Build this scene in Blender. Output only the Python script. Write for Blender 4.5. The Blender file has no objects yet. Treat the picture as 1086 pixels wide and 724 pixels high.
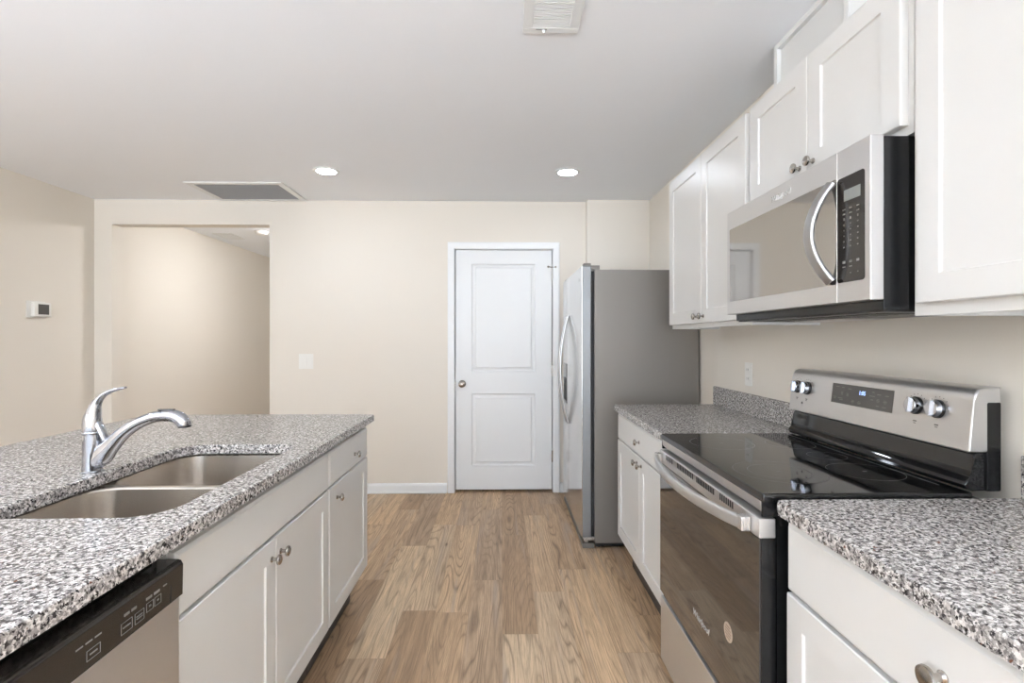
import bpy, bmesh, math, random
from mathutils import Vector, Matrix

random.seed(7)
sc = bpy.context.scene
col = sc.collection
PI = math.pi

# ------------------------------------------------------------------ camera
W_PX, H_PX, F_PX, CY_PX = 1086, 724, 539.63, 359.07
cam_d = bpy.data.cameras.new('camera')
cam_d.sensor_fit = 'HORIZONTAL'
cam_d.sensor_width = 36.0
cam_d.lens = 36.0 * F_PX / W_PX
cam_d.shift_y = -(H_PX / 2 - CY_PX) / W_PX
cam_d.clip_start = 0.02
cam = bpy.data.objects.new('camera', cam_d)
col.objects.link(cam)
cam.location = (0, 0, 1.2886)
cam.rotation_euler = (PI / 2, 0, -0.0193)
sc.camera = cam

# ------------------------------------------------------------------ world, exposure
WORLD_GROUND, WORLD_SKY = 9.0, 2.2     # fill light added through a side left open behind the camera
wd = bpy.data.worlds.new('world')
sc.world = wd
wd.use_nodes = True
bg = wd.node_tree.nodes['Background']
bg.inputs[0].default_value = (0.87, 0.97, 1.09, 1)
_tc = wd.node_tree.nodes.new('ShaderNodeTexCoord')
_sx = wd.node_tree.nodes.new('ShaderNodeSeparateXYZ')
_mr = wd.node_tree.nodes.new('ShaderNodeMapRange')
_mr.inputs['From Min'].default_value = -0.25; _mr.inputs['From Max'].default_value = 0.15
_mr.inputs['To Min'].default_value = WORLD_GROUND; _mr.inputs['To Max'].default_value = WORLD_SKY
wd.node_tree.links.new(_tc.outputs['Generated'], _sx.inputs[0])
wd.node_tree.links.new(_sx.outputs['Z'], _mr.inputs['Value'])
wd.node_tree.links.new(_mr.outputs['Result'], bg.inputs[1])
sc.view_settings.view_transform = 'Standard'
sc.view_settings.look = 'None'
sc.view_settings.gamma = 1
sc.view_settings.use_curve_mapping = False
sc.view_settings.exposure = 0.46
CAN_EMIT = 70.0
UPLIGHT_EMIT = 1080.0

# ------------------------------------------------------------------ materials
def rgb(r, g, b):
    def l(c):
        c /= 255.0
        return c / 12.92 if c <= 0.04045 else ((c + 0.055) / 1.055) ** 2.4
    return (l(r), l(g), l(b), 1)

def mat(name, color, rough=0.5, metal=0.0, spec=0.5, coat=0.0, bump=0.0, bscale=200.0, aniso=0.0):
    m = bpy.data.materials.new(name)
    m.use_nodes = True
    nt = m.node_tree
    p = nt.nodes['Principled BSDF']
    p.inputs['Base Color'].default_value = color
    p.inputs['Roughness'].default_value = rough
    p.inputs['Metallic'].default_value = metal
    p.inputs['Specular IOR Level'].default_value = spec
    p.inputs['Coat Weight'].default_value = coat
    p.inputs['Coat Roughness'].default_value = 0.03
    if aniso:
        p.inputs['Anisotropic'].default_value = aniso
    if bump:
        tc = nt.nodes.new('ShaderNodeTexCoord')
        n = nt.nodes.new('ShaderNodeTexNoise')
        n.inputs['Scale'].default_value = bscale
        n.inputs['Detail'].default_value = 3
        b = nt.nodes.new('ShaderNodeBump')
        b.inputs['Strength'].default_value = bump
        b.inputs['Distance'].default_value = 0.002
        nt.links.new(tc.outputs['Object'], n.inputs['Vector'])
        nt.links.new(n.outputs['Fac'], b.inputs['Height'])
        nt.links.new(b.outputs['Normal'], p.inputs['Normal'])
    return m

def brushed(name, color, rough, stretch, metal=0.82):
    """stainless steel: grain streaks along one axis vary the roughness and tone a little"""
    m = mat(name, color, rough, metal)
    nt = m.node_tree
    p = nt.nodes['Principled BSDF']
    tc = nt.nodes.new('ShaderNodeTexCoord')
    mp = nt.nodes.new('ShaderNodeMapping')
    mp.inputs['Scale'].default_value = stretch
    n = nt.nodes.new('ShaderNodeTexNoise')
    n.inputs['Scale'].default_value = 1.0
    n.inputs['Detail'].default_value = 4
    mr = nt.nodes.new('ShaderNodeMapRange')
    mr.inputs['To Min'].default_value = rough * 0.8
    mr.inputs['To Max'].default_value = rough * 1.25
    L = nt.links.new
    L(tc.outputs['Object'], mp.inputs['Vector']); L(mp.outputs['Vector'], n.inputs['Vector'])
    L(n.outputs['Fac'], mr.inputs['Value']); L(mr.outputs['Result'], p.inputs['Roughness'])
    return m

def emis(name, color, s):
    m = bpy.data.materials.new(name)
    m.use_nodes = True
    nt = m.node_tree
    nt.nodes.remove(nt.nodes['Principled BSDF'])
    e = nt.nodes.new('ShaderNodeEmission')
    e.inputs[0].default_value = color
    e.inputs[1].default_value = s
    nt.links.new(e.outputs[0], nt.nodes['Material Output'].inputs[0])
    return m

def granite():
    m = mat('granite', (0.6, 0.58, 0.56, 1), 0.24, 0, 0.4)
    nt = m.node_tree
    p = nt.nodes['Principled BSDF']
    L = nt.links.new
    tc = nt.nodes.new('ShaderNodeTexCoord')
    def noise(scale, detail, rough=0.55, off=0.0):
        mp = nt.nodes.new('ShaderNodeMapping')
        mp.inputs['Location'].default_value = (off, off * 1.7, off * 0.6)
        n = nt.nodes.new('ShaderNodeTexNoise')
        n.inputs['Scale'].default_value = scale
        n.inputs['Detail'].default_value = detail
        n.inputs['Roughness'].default_value = rough
        L(tc.outputs['Object'], mp.inputs['Vector']); L(mp.outputs['Vector'], n.inputs['Vector'])
        return n.outputs['Fac']
    def ramp(fac, stops):
        r = nt.nodes.new('ShaderNodeValToRGB')
        e = r.color_ramp.elements
        while len(e) < len(stops): e.new(0.5)
        for k, (pos, c) in enumerate(stops):
            e[k].position = pos; e[k].color = c
        L(fac, r.inputs[0])
        return r.outputs[0]
    def mix(f, a, b):
        x = nt.nodes.new('ShaderNodeMix'); x.data_type = 'RGBA'
        L(f, x.inputs['Factor']); L(a, x.inputs['A']); L(b, x.inputs['B'])
        return x.outputs['Result']
    v = nt.nodes.new('ShaderNodeTexVoronoi')
    v.inputs['Scale'].default_value = 250
    L(tc.outputs['Object'], v.inputs['Vector'])
    sx = nt.nodes.new('ShaderNodeSeparateColor'); L(v.outputs['Color'], sx.inputs[0])
    base = ramp(sx.outputs[0], [(0.0, rgb(142, 137, 134)), (0.25, rgb(178, 172, 167)), (0.6, rgb(210, 204, 199)), (1.0, rgb(232, 229, 226))])
    # grey feldspar clouds
    g = ramp(noise(110, 3, 0.6, 3.1), [(0.48, (0, 0, 0, 1)), (0.57, (1, 1, 1, 1))])
    greyc = ramp(sx.outputs[1], [(0.0, rgb(98, 94, 93)), (1.0, rgb(160, 155, 151))])
    c = mix(g, base, greyc)
    # black mica clusters
    k = ramp(noise(128, 3, 0.60, 8.4), [(0.545, (0, 0, 0, 1)), (0.580, (1, 1, 1, 1))])
    blackc = ramp(sx.outputs[2], [(0.0, rgb(22, 21, 23)), (0.7, rgb(58, 54, 54)), (1.0, rgb(98, 92, 90))])
    c = mix(k, c, blackc)
    # rare brown garnet flecks
    b = ramp(noise(70, 2, 0.5, 15.7), [(0.70, (0, 0, 0, 1)), (0.73, (1, 1, 1, 1))])
    rgbn = nt.nodes.new('ShaderNodeRGB'); rgbn.outputs[0].default_value = rgb(104, 70, 54)
    c = mix(b, c, rgbn.outputs[0])
    L(c, p.inputs['Base Color'])
    return m

def plank_floor():
    m = mat('wood_planks', (0.4, 0.27, 0.17, 1), 0.42, 0, 0.35)
    nt = m.node_tree
    p = nt.nodes['Principled BSDF']
    L = nt.links.new
    at = nt.nodes.new('ShaderNodeAttribute'); at.attribute_name = 'plank'
    uv = nt.nodes.new('ShaderNodeTexCoord')
    sep = nt.nodes.new('ShaderNodeSeparateColor'); L(at.outputs['Color'], sep.inputs[0])
    # every plank samples its own piece of wood
    off = nt.nodes.new('ShaderNodeVectorMath'); off.operation = 'MULTIPLY'
    L(at.outputs['Color'], off.inputs[0]); off.inputs[1].default_value = (37.0, 53.0, 91.0)
    add = nt.nodes.new('ShaderNodeVectorMath'); add.operation = 'ADD'
    L(uv.outputs['Object'], add.inputs[0]); L(off.outputs[0], add.inputs[1])
    def mapping(s):
        mp = nt.nodes.new('ShaderNodeMapping'); mp.inputs['Scale'].default_value = s
        L(add.outputs[0], mp.inputs['Vector']); return mp.outputs[0]
    def noise(vec, scale, detail, dist=0.0, rough=0.55):
        n = nt.nodes.new('ShaderNodeTexNoise')
        n.inputs['Scale'].default_value = scale; n.inputs['Detail'].default_value = detail
        n.inputs['Distortion'].default_value = dist; n.inputs['Roughness'].default_value = rough
        L(vec, n.inputs['Vector']); return n.outputs['Fac']
    def ramp(fac, stops):
        r = nt.nodes.new('ShaderNodeValToRGB'); e = r.color_ramp.elements
        while len(e) < len(stops): e.new(0.5)
        for k, (pos, c) in enumerate(stops):
            e[k].position = pos; e[k].color = c
        L(fac, r.inputs[0]); return r.outputs[0]
    def mix(f, a, b, mode='MIX'):
        x = nt.nodes.new('ShaderNodeMix'); x.data_type = 'RGBA'; x.blend_type = mode
        if isinstance(f, float): x.inputs['Factor'].default_value = f
        else: L(f, x.inputs['Factor'])
        L(a, x.inputs['A']); L(b, x.inputs['B']); return x.outputs['Result']
    # plank tone: honey tan, grey brown, pale
    tone = ramp(sep.outputs[0], [(0.0, rgb(168, 138, 108)), (0.25, rgb(190, 160, 127)), (0.5, rgb(214, 183, 147)), (0.75, rgb(182, 156, 129)), (1.0, rgb(222, 196, 163))])
    # cathedral figure: contour bands of a slow field stretched along the plank
    field = noise(mapping((8.0, 0.62, 1.0)), 1.0, 1.5, 0.12, 0.35)
    mul = nt.nodes.new('ShaderNodeMath'); mul.operation = 'MULTIPLY'; L(field, mul.inputs[0]); mul.inputs[1].default_value = 150.0
    sn = nt.nodes.new('ShaderNodeMath'); sn.operation = 'SINE'; L(mul.outputs[0], sn.inputs[0])
    bands = ramp(sn.outputs[0], [(0.0, (0, 0, 0, 1)), (0.75, (0.35, 0.35, 0.35, 1)), (1.0, (1, 1, 1, 1))])
    bw = nt.nodes.new('ShaderNodeRGBToBW'); L(bands, bw.inputs[0])
    patch = ramp(noise(mapping((5.0, 1.1, 1.0)), 1.0, 2.0), [(0.3, (0.06, 0.06, 0.06, 1)), (0.62, (0.62, 0.62, 0.62, 1))])
    bwp = nt.nodes.new('ShaderNodeRGBToBW'); L(patch, bwp.inputs[0])
    bm_ = nt.nodes.new('ShaderNodeMath'); bm_.operation = 'MULTIPLY'; L(bw.outputs[0], bm_.inputs[0]); L(bwp.outputs[0], bm_.inputs[1])
    dark = nt.nodes.new('ShaderNodeRGB'); dark.outputs[0].default_value = rgb(104, 80, 60)
    c = mix(bm_.outputs[0], tone, dark.outputs[0])
    # fine pores
    fine = ramp(noise(mapping((260.0, 7.0, 1.0)), 1.0, 4.0, 0.0, 0.7), [(0.36, (0.54, 0.51, 0.49, 1)), (0.56, (1, 1, 1, 1))])
    c = mix(0.75, c, fine, 'MULTIPLY')
    # broad streaks of darker and greyer wood
    st = ramp(noise(mapping((28.0, 1.3, 1.0)), 1.0, 4.0, 0.3, 0.6), [(0.33, (0.70, 0.67, 0.65, 1)), (0.5, (0.96, 0.95, 0.94, 1)), (0.66, (1.12, 1.11, 1.10, 1))])
    c = mix(0.85, c, st, 'MULTIPLY')
    gk = ramp(noise(mapping((16.0, 0.9, 2.0)), 1.0, 3.0, 0.5), [(0.56, (0, 0, 0, 1)), (0.72, (0.55, 0.55, 0.55, 1))])
    grey = nt.nodes.new('ShaderNodeRGB'); grey.outputs[0].default_value = rgb(166, 150, 136)
    bwg = nt.nodes.new('ShaderNodeRGBToBW'); L(gk, bwg.inputs[0])
    c = mix(bwg.outputs[0], c, grey.outputs[0])
    # small dark knots
    kn = nt.nodes.new('ShaderNodeTexVoronoi'); kn.inputs['Scale'].default_value = 1.0
    L(mapping((4.5, 1.2, 1.0)), kn.inputs['Vector'])
    kr = ramp(kn.outputs['Distance'], [(0.015, (0.8, 0.8, 0.8, 1)), (0.05, (0, 0, 0, 1))])
    bwk = nt.nodes.new('ShaderNodeRGBToBW'); L(kr, bwk.inputs[0])
    knc = nt.nodes.new('ShaderNodeRGB'); knc.outputs[0].default_value = rgb(86, 62, 45)
    c = mix(bwk.outputs[0], c, knc.outputs[0])
    L(c, p.inputs['Base Color'])
    return m

M = {}
M['cab'] = mat('painted_cabinet_wood', rgb(221, 219, 215), 0.34, bump=0.03, bscale=60)
M['wall'] = mat('beige_wall_paint', rgb(230, 222, 210), 0.85, spec=0.25, bump=0.08, bscale=160)
M['ceil'] = mat('ceiling_paint', rgb(243, 244, 246), 0.9, spec=0.2, bump=0.05, bscale=120)
M['trim'] = mat('white_trim_paint', rgb(236, 236, 235), 0.35)
M['door'] = mat('white_door_paint', rgb(232, 232, 231), 0.38)
M['plastic'] = mat('white_plastic', rgb(236, 233, 226), 0.35)
M['vent'] = mat('white_enamel', rgb(232, 232, 230), 0.45)
M['filter'] = mat('grey_filter_mesh', rgb(165, 164, 164), 0.8, bump=0.6, bscale=400)
M['granite'] = granite()
M['floor'] = plank_floor()
M['steelY'] = brushed('stainless_steel_long_grain', rgb(208, 206, 204), 0.33, (700.0, 4.0, 700.0))
M['steelZ'] = brushed('stainless_steel_upright_grain', rgb(206, 205, 204), 0.27, (700.0, 700.0, 4.0))
M['mirrorsteel'] = brushed('polished_door_steel', rgb(214, 212, 209), 0.13, (700.0, 700.0, 4.0), 0.94)
M['handle'] = brushed('handle_steel', rgb(172, 171, 170), 0.30, (700.0, 700.0, 4.0), 0.9)
M['sink'] = mat('sink_steel', rgb(205, 198, 190), 0.27, 1.0)
M['case'] = mat('grey_appliance_enamel', rgb(127, 121, 114), 0.42, 0.35, bump=0.05, bscale=500)
M['chrome'] = mat('chrome', rgb(186, 188, 194), 0.07, 1.0)
M['nickel'] = mat('brushed_nickel', rgb(176, 170, 163), 0.24, 1.0)
M['bglass'] = mat('black_glass', (0.006, 0.006, 0.006, 1), 0.04, 0, 0.55)
M['ovenglass'] = mat('dark_mirror_oven_glass', (0.012, 0.011, 0.010, 1), 0.05, 0, 1.0, coat=0.6)
M['mwglass'] = mat('mirrored_microwave_glass', rgb(172, 168, 163), 0.05, 0.92)
M['black'] = mat('black_enamel', (0.006, 0.006, 0.006, 1), 0.2, spec=0.35)
M['bplastic'] = mat('black_plastic', (0.012, 0.011, 0.011, 1), 0.3)
M['console'] = mat('dark_console', (0.018, 0.015, 0.013, 1), 0.13)
M['display'] = mat('grey_display_panel', rgb(70, 67, 63), 0.3)
M['dark'] = mat('dark_gap', (0.01, 0.01, 0.01, 1), 0.7)
M['ring'] = mat('burner_ring_print', rgb(120, 118, 115), 0.3)
M['mark'] = mat('pale_printed_marks', rgb(122, 118, 113), 0.5)
M['logo'] = mat('silver_logo', rgb(226, 224, 222), 0.25, 0.6)
M['sticker'] = mat('beige_sticker', rgb(178, 158, 138), 0.5)
M['stickertxt'] = mat('brown_sticker_print', rgb(128, 106, 90), 0.6)
M['lamp'] = emis('lamp_lens', (0.86, 0.945, 1.07, 1), CAN_EMIT)
M['fill_bulb'] = emis('added_uplight_glow', (0.86, 0.965, 1.12, 1), UPLIGHT_EMIT)  # glow of the uplights added to lift the ceiling
M['dome'] = emis('added_dome_lamp', (0.93, 0.97, 1.04, 1), 78.0)
M['clock'] = emis('blue_clock_digits', (0.35, 0.5, 1.0, 1), 1.6)
M['lcd'] = mat('grey_lcd', rgb(132, 134, 130), 0.25)
M['kick'] = mat('shade_tinted_toe_kick', rgb(62, 55, 50), 0.5)  # dark colour stands in for the shade under the cabinet doors
M['doorside'] = mat('grey_door_side_enamel', rgb(140, 141, 142), 0.38, 0.5)

# ------------------------------------------------------------------ mesh helpers
_w = {}
def wloc(o):
    return _w.get(o.name, Vector((0, 0, 0))) if o else Vector((0, 0, 0))

def thing(name, label, cat, loc, group=None):
    o = bpy.data.objects.new(name, None)
    o.empty_display_size = 0.1
    col.objects.link(o)
    o.location = loc
    _w[o.name] = Vector(loc)
    o['label'] = label; o['category'] = cat
    if group: o['group'] = group
    return o

def tag(o, label, cat, group=None):
    o['label'] = label; o['category'] = cat
    if group: o['group'] = group
    return o

def obj(name, bm, m, parent=None, smooth=False, label=None):
    """link a bmesh given in world coordinates as one mesh object"""
    bmesh.ops.recalc_face_normals(bm, faces=bm.faces)
    if parent is None:
        xs = [v.co.x for v in bm.verts]; ys = [v.co.y for v in bm.verts]; zs = [v.co.z for v in bm.verts]
        org = Vector(((min(xs) + max(xs)) / 2, (min(ys) + max(ys)) / 2, min(zs)))
    else:
        org = wloc(parent)
    bmesh.ops.translate(bm, verts=bm.verts, vec=-org)
    me = bpy.data.meshes.new(name)
    for f in bm.faces: f.smooth = smooth
    bm.to_mesh(me); bm.free()
    if smooth:
        try: me.set_sharp_from_angle(angle=math.radians(38))
        except Exception: pass
    me.materials.append(M[m])
    o = bpy.data.objects.new(name, me)
    col.objects.link(o)
    if smooth:
        wn = o.modifiers.new('weighted_normals', 'WEIGHTED_NORMAL')
        wn.keep_sharp = True; wn.weight = 80
    if parent is None: o.location = org
    else: o.parent = parent
    _w[o.name] = org
    if label: o['label'] = label
    return o

def struct(name, bm, m, parent=None, smooth=False):
    o = obj(name, bm, m, parent, smooth)
    if parent is None: o['kind'] = 'structure'
    return o

def B(): return bmesh.new()

def merge(bm, src):
    me = bpy.data.meshes.new('tmp'); src.to_mesh(me); src.free()
    bm.from_mesh(me); bpy.data.meshes.remove(me)

def box(bm, x0, x1, y0, y1, z0, z1, bev=0.0, seg=2):
    t = bmesh.new()
    bmesh.ops.create_cube(t, size=1.0)
    for v in t.verts:
        v.co = Vector((x0 + (v.co.x + 0.5) * (x1 - x0), y0 + (v.co.y + 0.5) * (y1 - y0), z0 + (v.co.z + 0.5) * (z1 - z0)))
    if bev:
        bmesh.ops.bevel(t, geom=t.edges[:], offset=bev, segments=seg, profile=0.5, affect='EDGES')
    merge(bm, t)
    return bm

def bx(*a, **k): return box(B(), *a, **k)

def lathe(bm, prof, axis_o, axis_d, n=32):
    """prof: (radius, distance) pairs along axis_d from axis_o"""
    d = Vector(axis_d).normalized()
    a = d.orthogonal().normalized(); b = d.cross(a)
    o = Vector(axis_o)
    rings = []
    for r, h in prof:
        if r < 1e-6: rings.append([bm.verts.new(o + d * h)])
        else: rings.append([bm.verts.new(o + d * h + (a * math.cos(2 * PI * k / n) + b * math.sin(2 * PI * k / n)) * r) for k in range(n)])
    for r0, r1 in zip(rings, rings[1:]):
        for k in range(n):
            k2 = (k + 1) % n
            if len(r0) == 1 and len(r1) == 1: continue
            if len(r0) == 1: bm.faces.new((r0[0], r1[k], r1[k2]))
            elif len(r1) == 1: bm.faces.new((r0[k], r0[k2], r1[0]))
            else: bm.faces.new((r0[k], r0[k2], r1[k2], r1[k]))
    if len(rings[0]) > 1: bm.faces.new(rings[0][::-1])
    if len(rings[-1]) > 1: bm.faces.new(rings[-1])
    return bm

def catmull(pts, sub=6):
    out = []
    P = [pts[0]] + list(pts) + [pts[-1]]
    for i in range(1, len(P) - 2):
        for s in range(sub):
            t = s / sub
            out.append(tuple(0.5 * (2 * b + (c - a) * t + (2 * a - 5 * b + 4 * c - d) * t * t + (3 * b - a - 3 * c + d) * t ** 3)
                             for a, b, c, d in zip(P[i - 1], P[i], P[i + 1], P[i + 2])))
    out.append(tuple(pts[-1]))
    return out

def sweep(bm, pts, n=20, up=(0, 1, 0), sub=6, sect=None):
    """pts: (x, y, z, half_width_along_up, half_height) ; elliptical (or sect) tube along a smooth path"""
    P = catmull(pts, sub) if sub > 1 else [tuple(p) for p in pts]
    upv = Vector(up)
    rings = []
    for i, p in enumerate(P):
        a = Vector(P[max(i - 1, 0)][:3]); b = Vector(P[min(i + 1, len(P) - 1)][:3])
        t = (b - a).normalized()
        side = (upv - t * upv.dot(t)).normalized()
        nrm = t.cross(side)
        c = Vector(p[:3]); ring = []
        for k in range(n):
            ang = 2 * PI * k / n
            ca, sa = math.cos(ang), math.sin(ang)
            if sect:
                e = sect
                ca = math.copysign(abs(ca) ** e, ca); sa = math.copysign(abs(sa) ** e, sa)
            ring.append(bm.verts.new(c + side * ca * p[3] + nrm * sa * p[4]))
        rings.append(ring)
    for r0, r1 in zip(rings, rings[1:]):
        for k in range(n):
            bm.faces.new((r0[k], r0[(k + 1) % n], r1[(k + 1) % n], r1[k]))
    bm.faces.new(rings[0][::-1]); bm.faces.new(rings[-1])
    return bm

def rrect(x0, x1, y0, y1, r, n=8):
    """counter-clockwise rounded rectangle; r = radius or (r at x0y0, x1y0, x1y1, x0y1)"""
    rs = r if isinstance(r, (tuple, list)) else (r,) * 4
    cs = [(x0, y0, PI, rs[0]), (x1, y0, 1.5 * PI, rs[1]), (x1, y1, 0, rs[2]), (x0, y1, 0.5 * PI, rs[3])]
    out = []
    for (cx, cy, a0, rr) in cs:
        ox = cx + rr if cx == x0 else cx - rr
        oy = cy + rr if cy == y0 else cy - rr
        for k in range(n + 1):
            a = a0 + 0.5 * PI * k / n
            out.append((ox + rr * math.cos(a), oy + rr * math.sin(a)))
    return out

def inset(x0, x1, y0, y1, r, d, n=8):
    rs = r if isinstance(r, (tuple, list)) else (r,) * 4
    return rrect(x0 + d, x1 - d, y0 + d, y1 - d, tuple(max(q - d, 0.0005) for q in rs), n)

def slab(outer, hole, z0, z1, e=0.006):
    """stone slab with eased top edges; outer/hole = (x0, x1, y0, y1, r)"""
    bm = B()
    prof = [(z0, 0.0), (z1 - e, 0.0), (z1 - e * 0.3, e * 0.3), (z1, e)]
    def walls(spec, sgn):
        rings = []
        for z, d in prof:
            rings.append([bm.verts.new((x, y, z)) for x, y in inset(*spec, d * sgn)])
        for a, b in zip(rings, rings[1:]):
            n = len(a)
            for k in range(n):
                bm.faces.new((a[k], a[(k + 1) % n], b[(k + 1) % n], b[k]))
        return rings[0], rings[-1]
    b0, t0 = walls(outer, 1)
    if not hole:
        bm.faces.new(t0); bm.faces.new(b0[::-1])
        return bm
    b1, t1 = walls(hole, -1)
    def fill(a, b):
        ed = []
        for ring in (a, b):
            for k in range(len(ring)):
                e_ = bm.edges.get((ring[k], ring[(k + 1) % len(ring)]))
                ed.append(e_)
        bmesh.ops.triangle_fill(bm, use_beauty=True, use_dissolve=False, edges=ed)
    fill(t0, t1); fill(b0, b1)
    return bm

def extrude_xz(prof, y0, y1, bev=0.0, bm=None):
    """prof = closed list of (x, z), extruded from y0 to y1"""
    t = bmesh.new()
    a = [t.verts.new((x, y0, z)) for x, z in prof]
    b = [t.verts.new((x, y1, z)) for x, z in prof]
    n = len(prof)
    for k in range(n):
        t.faces.new((a[k], a[(k + 1) % n], b[(k + 1) % n], b[k]))
    t.faces.new(a[::-1]); t.faces.new(b)
    if bev:
        ends = [e for e in t.edges if abs(e.verts[0].co.y - e.verts[1].co.y) < 1e-7]
        bmesh.ops.bevel(t, geom=ends, offset=bev, segments=3, profile=0.5, affect='EDGES')
    if bm is None: return t
    merge(bm, t); return bm

def shaker(face, s, y0, y1, z0, z1, th=0.02, rail=0.06, rec=0.006, bev=0.0025):
    """recessed-panel cabinet door, its front at x = face, facing s (+1 or -1) along X"""
    bm = B()
    ch = 0.0035
    loops = [((y0, y1, z0, z1), -th), ((y0, y1, z0, z1), -bev), ((y0 + bev, y1 - bev, z0 + bev, z1 - bev), 0.0),
             ((y0 + rail, y1 - rail, z0 + rail, z1 - rail), 0.0),
             ((y0 + rail + 0.0015, y1 - rail - 0.0015, z0 + rail + 0.0015, z1 - rail - 0.0015), -rec * 0.8),
             ((y0 + rail + ch, y1 - rail - ch, z0 + rail + ch, z1 - rail - ch), -rec)]
    rings = []
    for (a, b, c, d), dep in loops:
        x = face + s * dep
        rings.append([bm.verts.new((x, a, c)), bm.verts.new((x, b, c)), bm.verts.new((x, b, d)), bm.verts.new((x, a, d))])
    for r0, r1 in zip(rings, rings[1:]):
        for k in range(4):
            bm.faces.new((r0[k], r0[(k + 1) % 4], r1[(k + 1) % 4], r1[k]))
    bm.faces.new(rings[-1]); bm.faces.new(rings[0][::-1])
    return bm

def drawer_front(face, s, y0, y1, z0, z1, th=0.02, ch=0.008):
    bm = B()
    rings = []
    for d, dep in ((0, -th), (0, -0.006), (ch, 0.0)):
        x = face + s * dep
        rings.append([bm.verts.new((x, y0 + d, z0 + d)), bm.verts.new((x, y1 - d, z0 + d)), bm.verts.new((x, y1 - d, z1 - d)), bm.verts.new((x, y0 + d, z1 - d))])
    for r0, r1 in zip(rings, rings[1:]):
        for k in range(4):
            bm.faces.new((r0[k], r0[(k + 1) % 4], r1[(k + 1) % 4], r1[k]))
    bm.faces.new(rings[-1]); bm.faces.new(rings[0][::-1])
    return bm

def knob(face, s, y, z, parent, k=1.0):
    prof = [(0.0085, 0.0), (0.0085, 0.002), (0.0052, 0.005), (0.0048, 0.014), (0.008, 0.017), (0.0145, 0.0195), (0.0155, 0.022), (0.0145, 0.0255), (0.010, 0.028), (0.0, 0.0292)]
    return obj('knob', lathe(B(), [(r * k, h * k) for r, h in prof], (face, y, z), (s, 0, 0), 24), 'nickel', parent, True)

def text_bm(body, size, origin, s, shear=0.0, depth=0.0004, align='LEFT', bold=0.0):
    """flat lettering on a plane x = const facing s along X; origin = (x, y, z) of the baseline start"""
    cu = bpy.data.curves.new('lettering', 'FONT')
    cu.body = body; cu.size = size; cu.shear = shear; cu.align_x = align; cu.extrude = depth; cu.offset = bold
    cu.resolution_u = 3
    o = bpy.data.objects.new('lettering', cu)
    col.objects.link(o)
    dg = bpy.context.evaluated_depsgraph_get()
    me = bpy.data.meshes.new_from_object(o.evaluated_get(dg))
    bpy.data.objects.remove(o); bpy.data.curves.remove(cu)
    bm = B(); bm.from_mesh(me); bpy.data.meshes.remove(me)
    x0, y0, z0 = origin
    for v in bm.verts:
        a, b, c = v.co
        v.co = Vector((x0 + s * c, y0 + s * a, z0 + b))
    return bm

# ------------------------------------------------------------------ setting
XL, XR, D, ZC = -3.37, 1.225, 4.27, 2.44      # left wall, right wall, back wall, ceiling
Y0 = -4.6                                      # the room goes on behind the camera, left open to let in fill light
HX, HD = -3.31, 7.35                           # hallway beyond the opening

# floor: individual vinyl planks in one mesh, joints where the photo shows them
bm = B()
lay = bm.loops.layers.float_color.new('plank')
PW, PL = 0.157, 1.12
joints = {0: 2.22, -1: 2.72, -2: 2.40, -3: 2.42 - 0.0, -4: 2.06, 1: 2.59, 2: 2.84, 3: 2.08}
rnd = random.Random(11)
def plank_quad(x0, x1, y0, y1, g=0.0009):
    v = [bm.verts.new((a, b, 0.0)) for a, b in ((x0 + g, y0 + g), (x1 - g, y0 + g), (x1 - g, y1 - g), (x0 + g, y1 - g))]
    f = bm.faces.new(v)
    c = (rnd.random(), rnd.random(), rnd.random(), 1)
    for l in f.loops: l[lay] = c
k = math.floor(XL / PW) - 1
while k * PW < XR:
    j = joints.get(k, rnd.uniform(2.0, 3.0))
    y = j - PL * math.ceil((j - Y0) / PL)
    x0, x1 = max(k * PW, XL - 0.1), min((k + 1) * PW, XR + 0.1)
    while y < HD:
        ya, yb = max(y, Y0), min(y + PL, HD if x1 < -1.75 else D + 0.12)
        if yb > ya and x1 > x0: plank_quad(x0, x1, ya, yb)
        y += PL
    k += 1
box(bm, XL - 0.1, XR + 0.1, Y0, D + 0.12, -0.05, -0.0012)
box(bm, XL - 0.1, -1.75, D + 0.12, HD, -0.05, -0.0012)
for f in bm.faces:
    if len(f.verts) == 4 and f.calc_center_median().z < -0.0005:
        for l in f.loops: l[lay] = (0.1, 0.2, 0.3, 1)
struct('floor', bm, 'floor')

bm = bx(XL - 0.1, XR + 0.1, Y0, D + 0.12, ZC, ZC + 0.08)
box(bm, XL - 0.1, -1.75, D + 0.12, HD + 0.1, ZC, ZC + 0.08)
struct('ceiling', bm, 'ceil')
struct('wall_left', bx(XL - 0.1, XL, Y0, D, 0, ZC), 'wall')
struct('wall_right', bx(XR, XR + 0.1, Y0, D, 0, ZC), 'wall')

# back wall with the hallway opening and the doorway; the stretch beside the door juts forward
OX0, OX1, OZ = -3.227, -1.933, 2.235
DX0, DX1, DZ = -0.405, 0.433, 2.045
JX, JY = 0.704, 4.205
WT = 0.115
bm = B()
box(bm, XL - 0.1, OX0, D, D + WT, 0, ZC)
box(bm, OX0, OX1, D, D + WT, OZ, ZC)
box(bm, OX1, DX0, D, D + WT, 0, ZC)
box(bm, DX0, DX1, D, D + WT, DZ, ZC)
box(bm, DX1, XR + 0.1, D, D + WT, 0, ZC)
box(bm, JX, XR, JY, D, 0, ZC)
struct('wall_back', bm, 'wall')
struct('wall_hallway_left', bx(HX - 0.1, HX, D + WT, HD, 0, ZC), 'wall')
struct('wall_hallway_right', bx(-1.85, -1.75, D + WT, HD, 0, ZC), 'wall')
struct('wall_hallway_end', bx(HX - 0.1, -1.75, HD, HD + 0.1, 0, ZC), 'wall')
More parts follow.
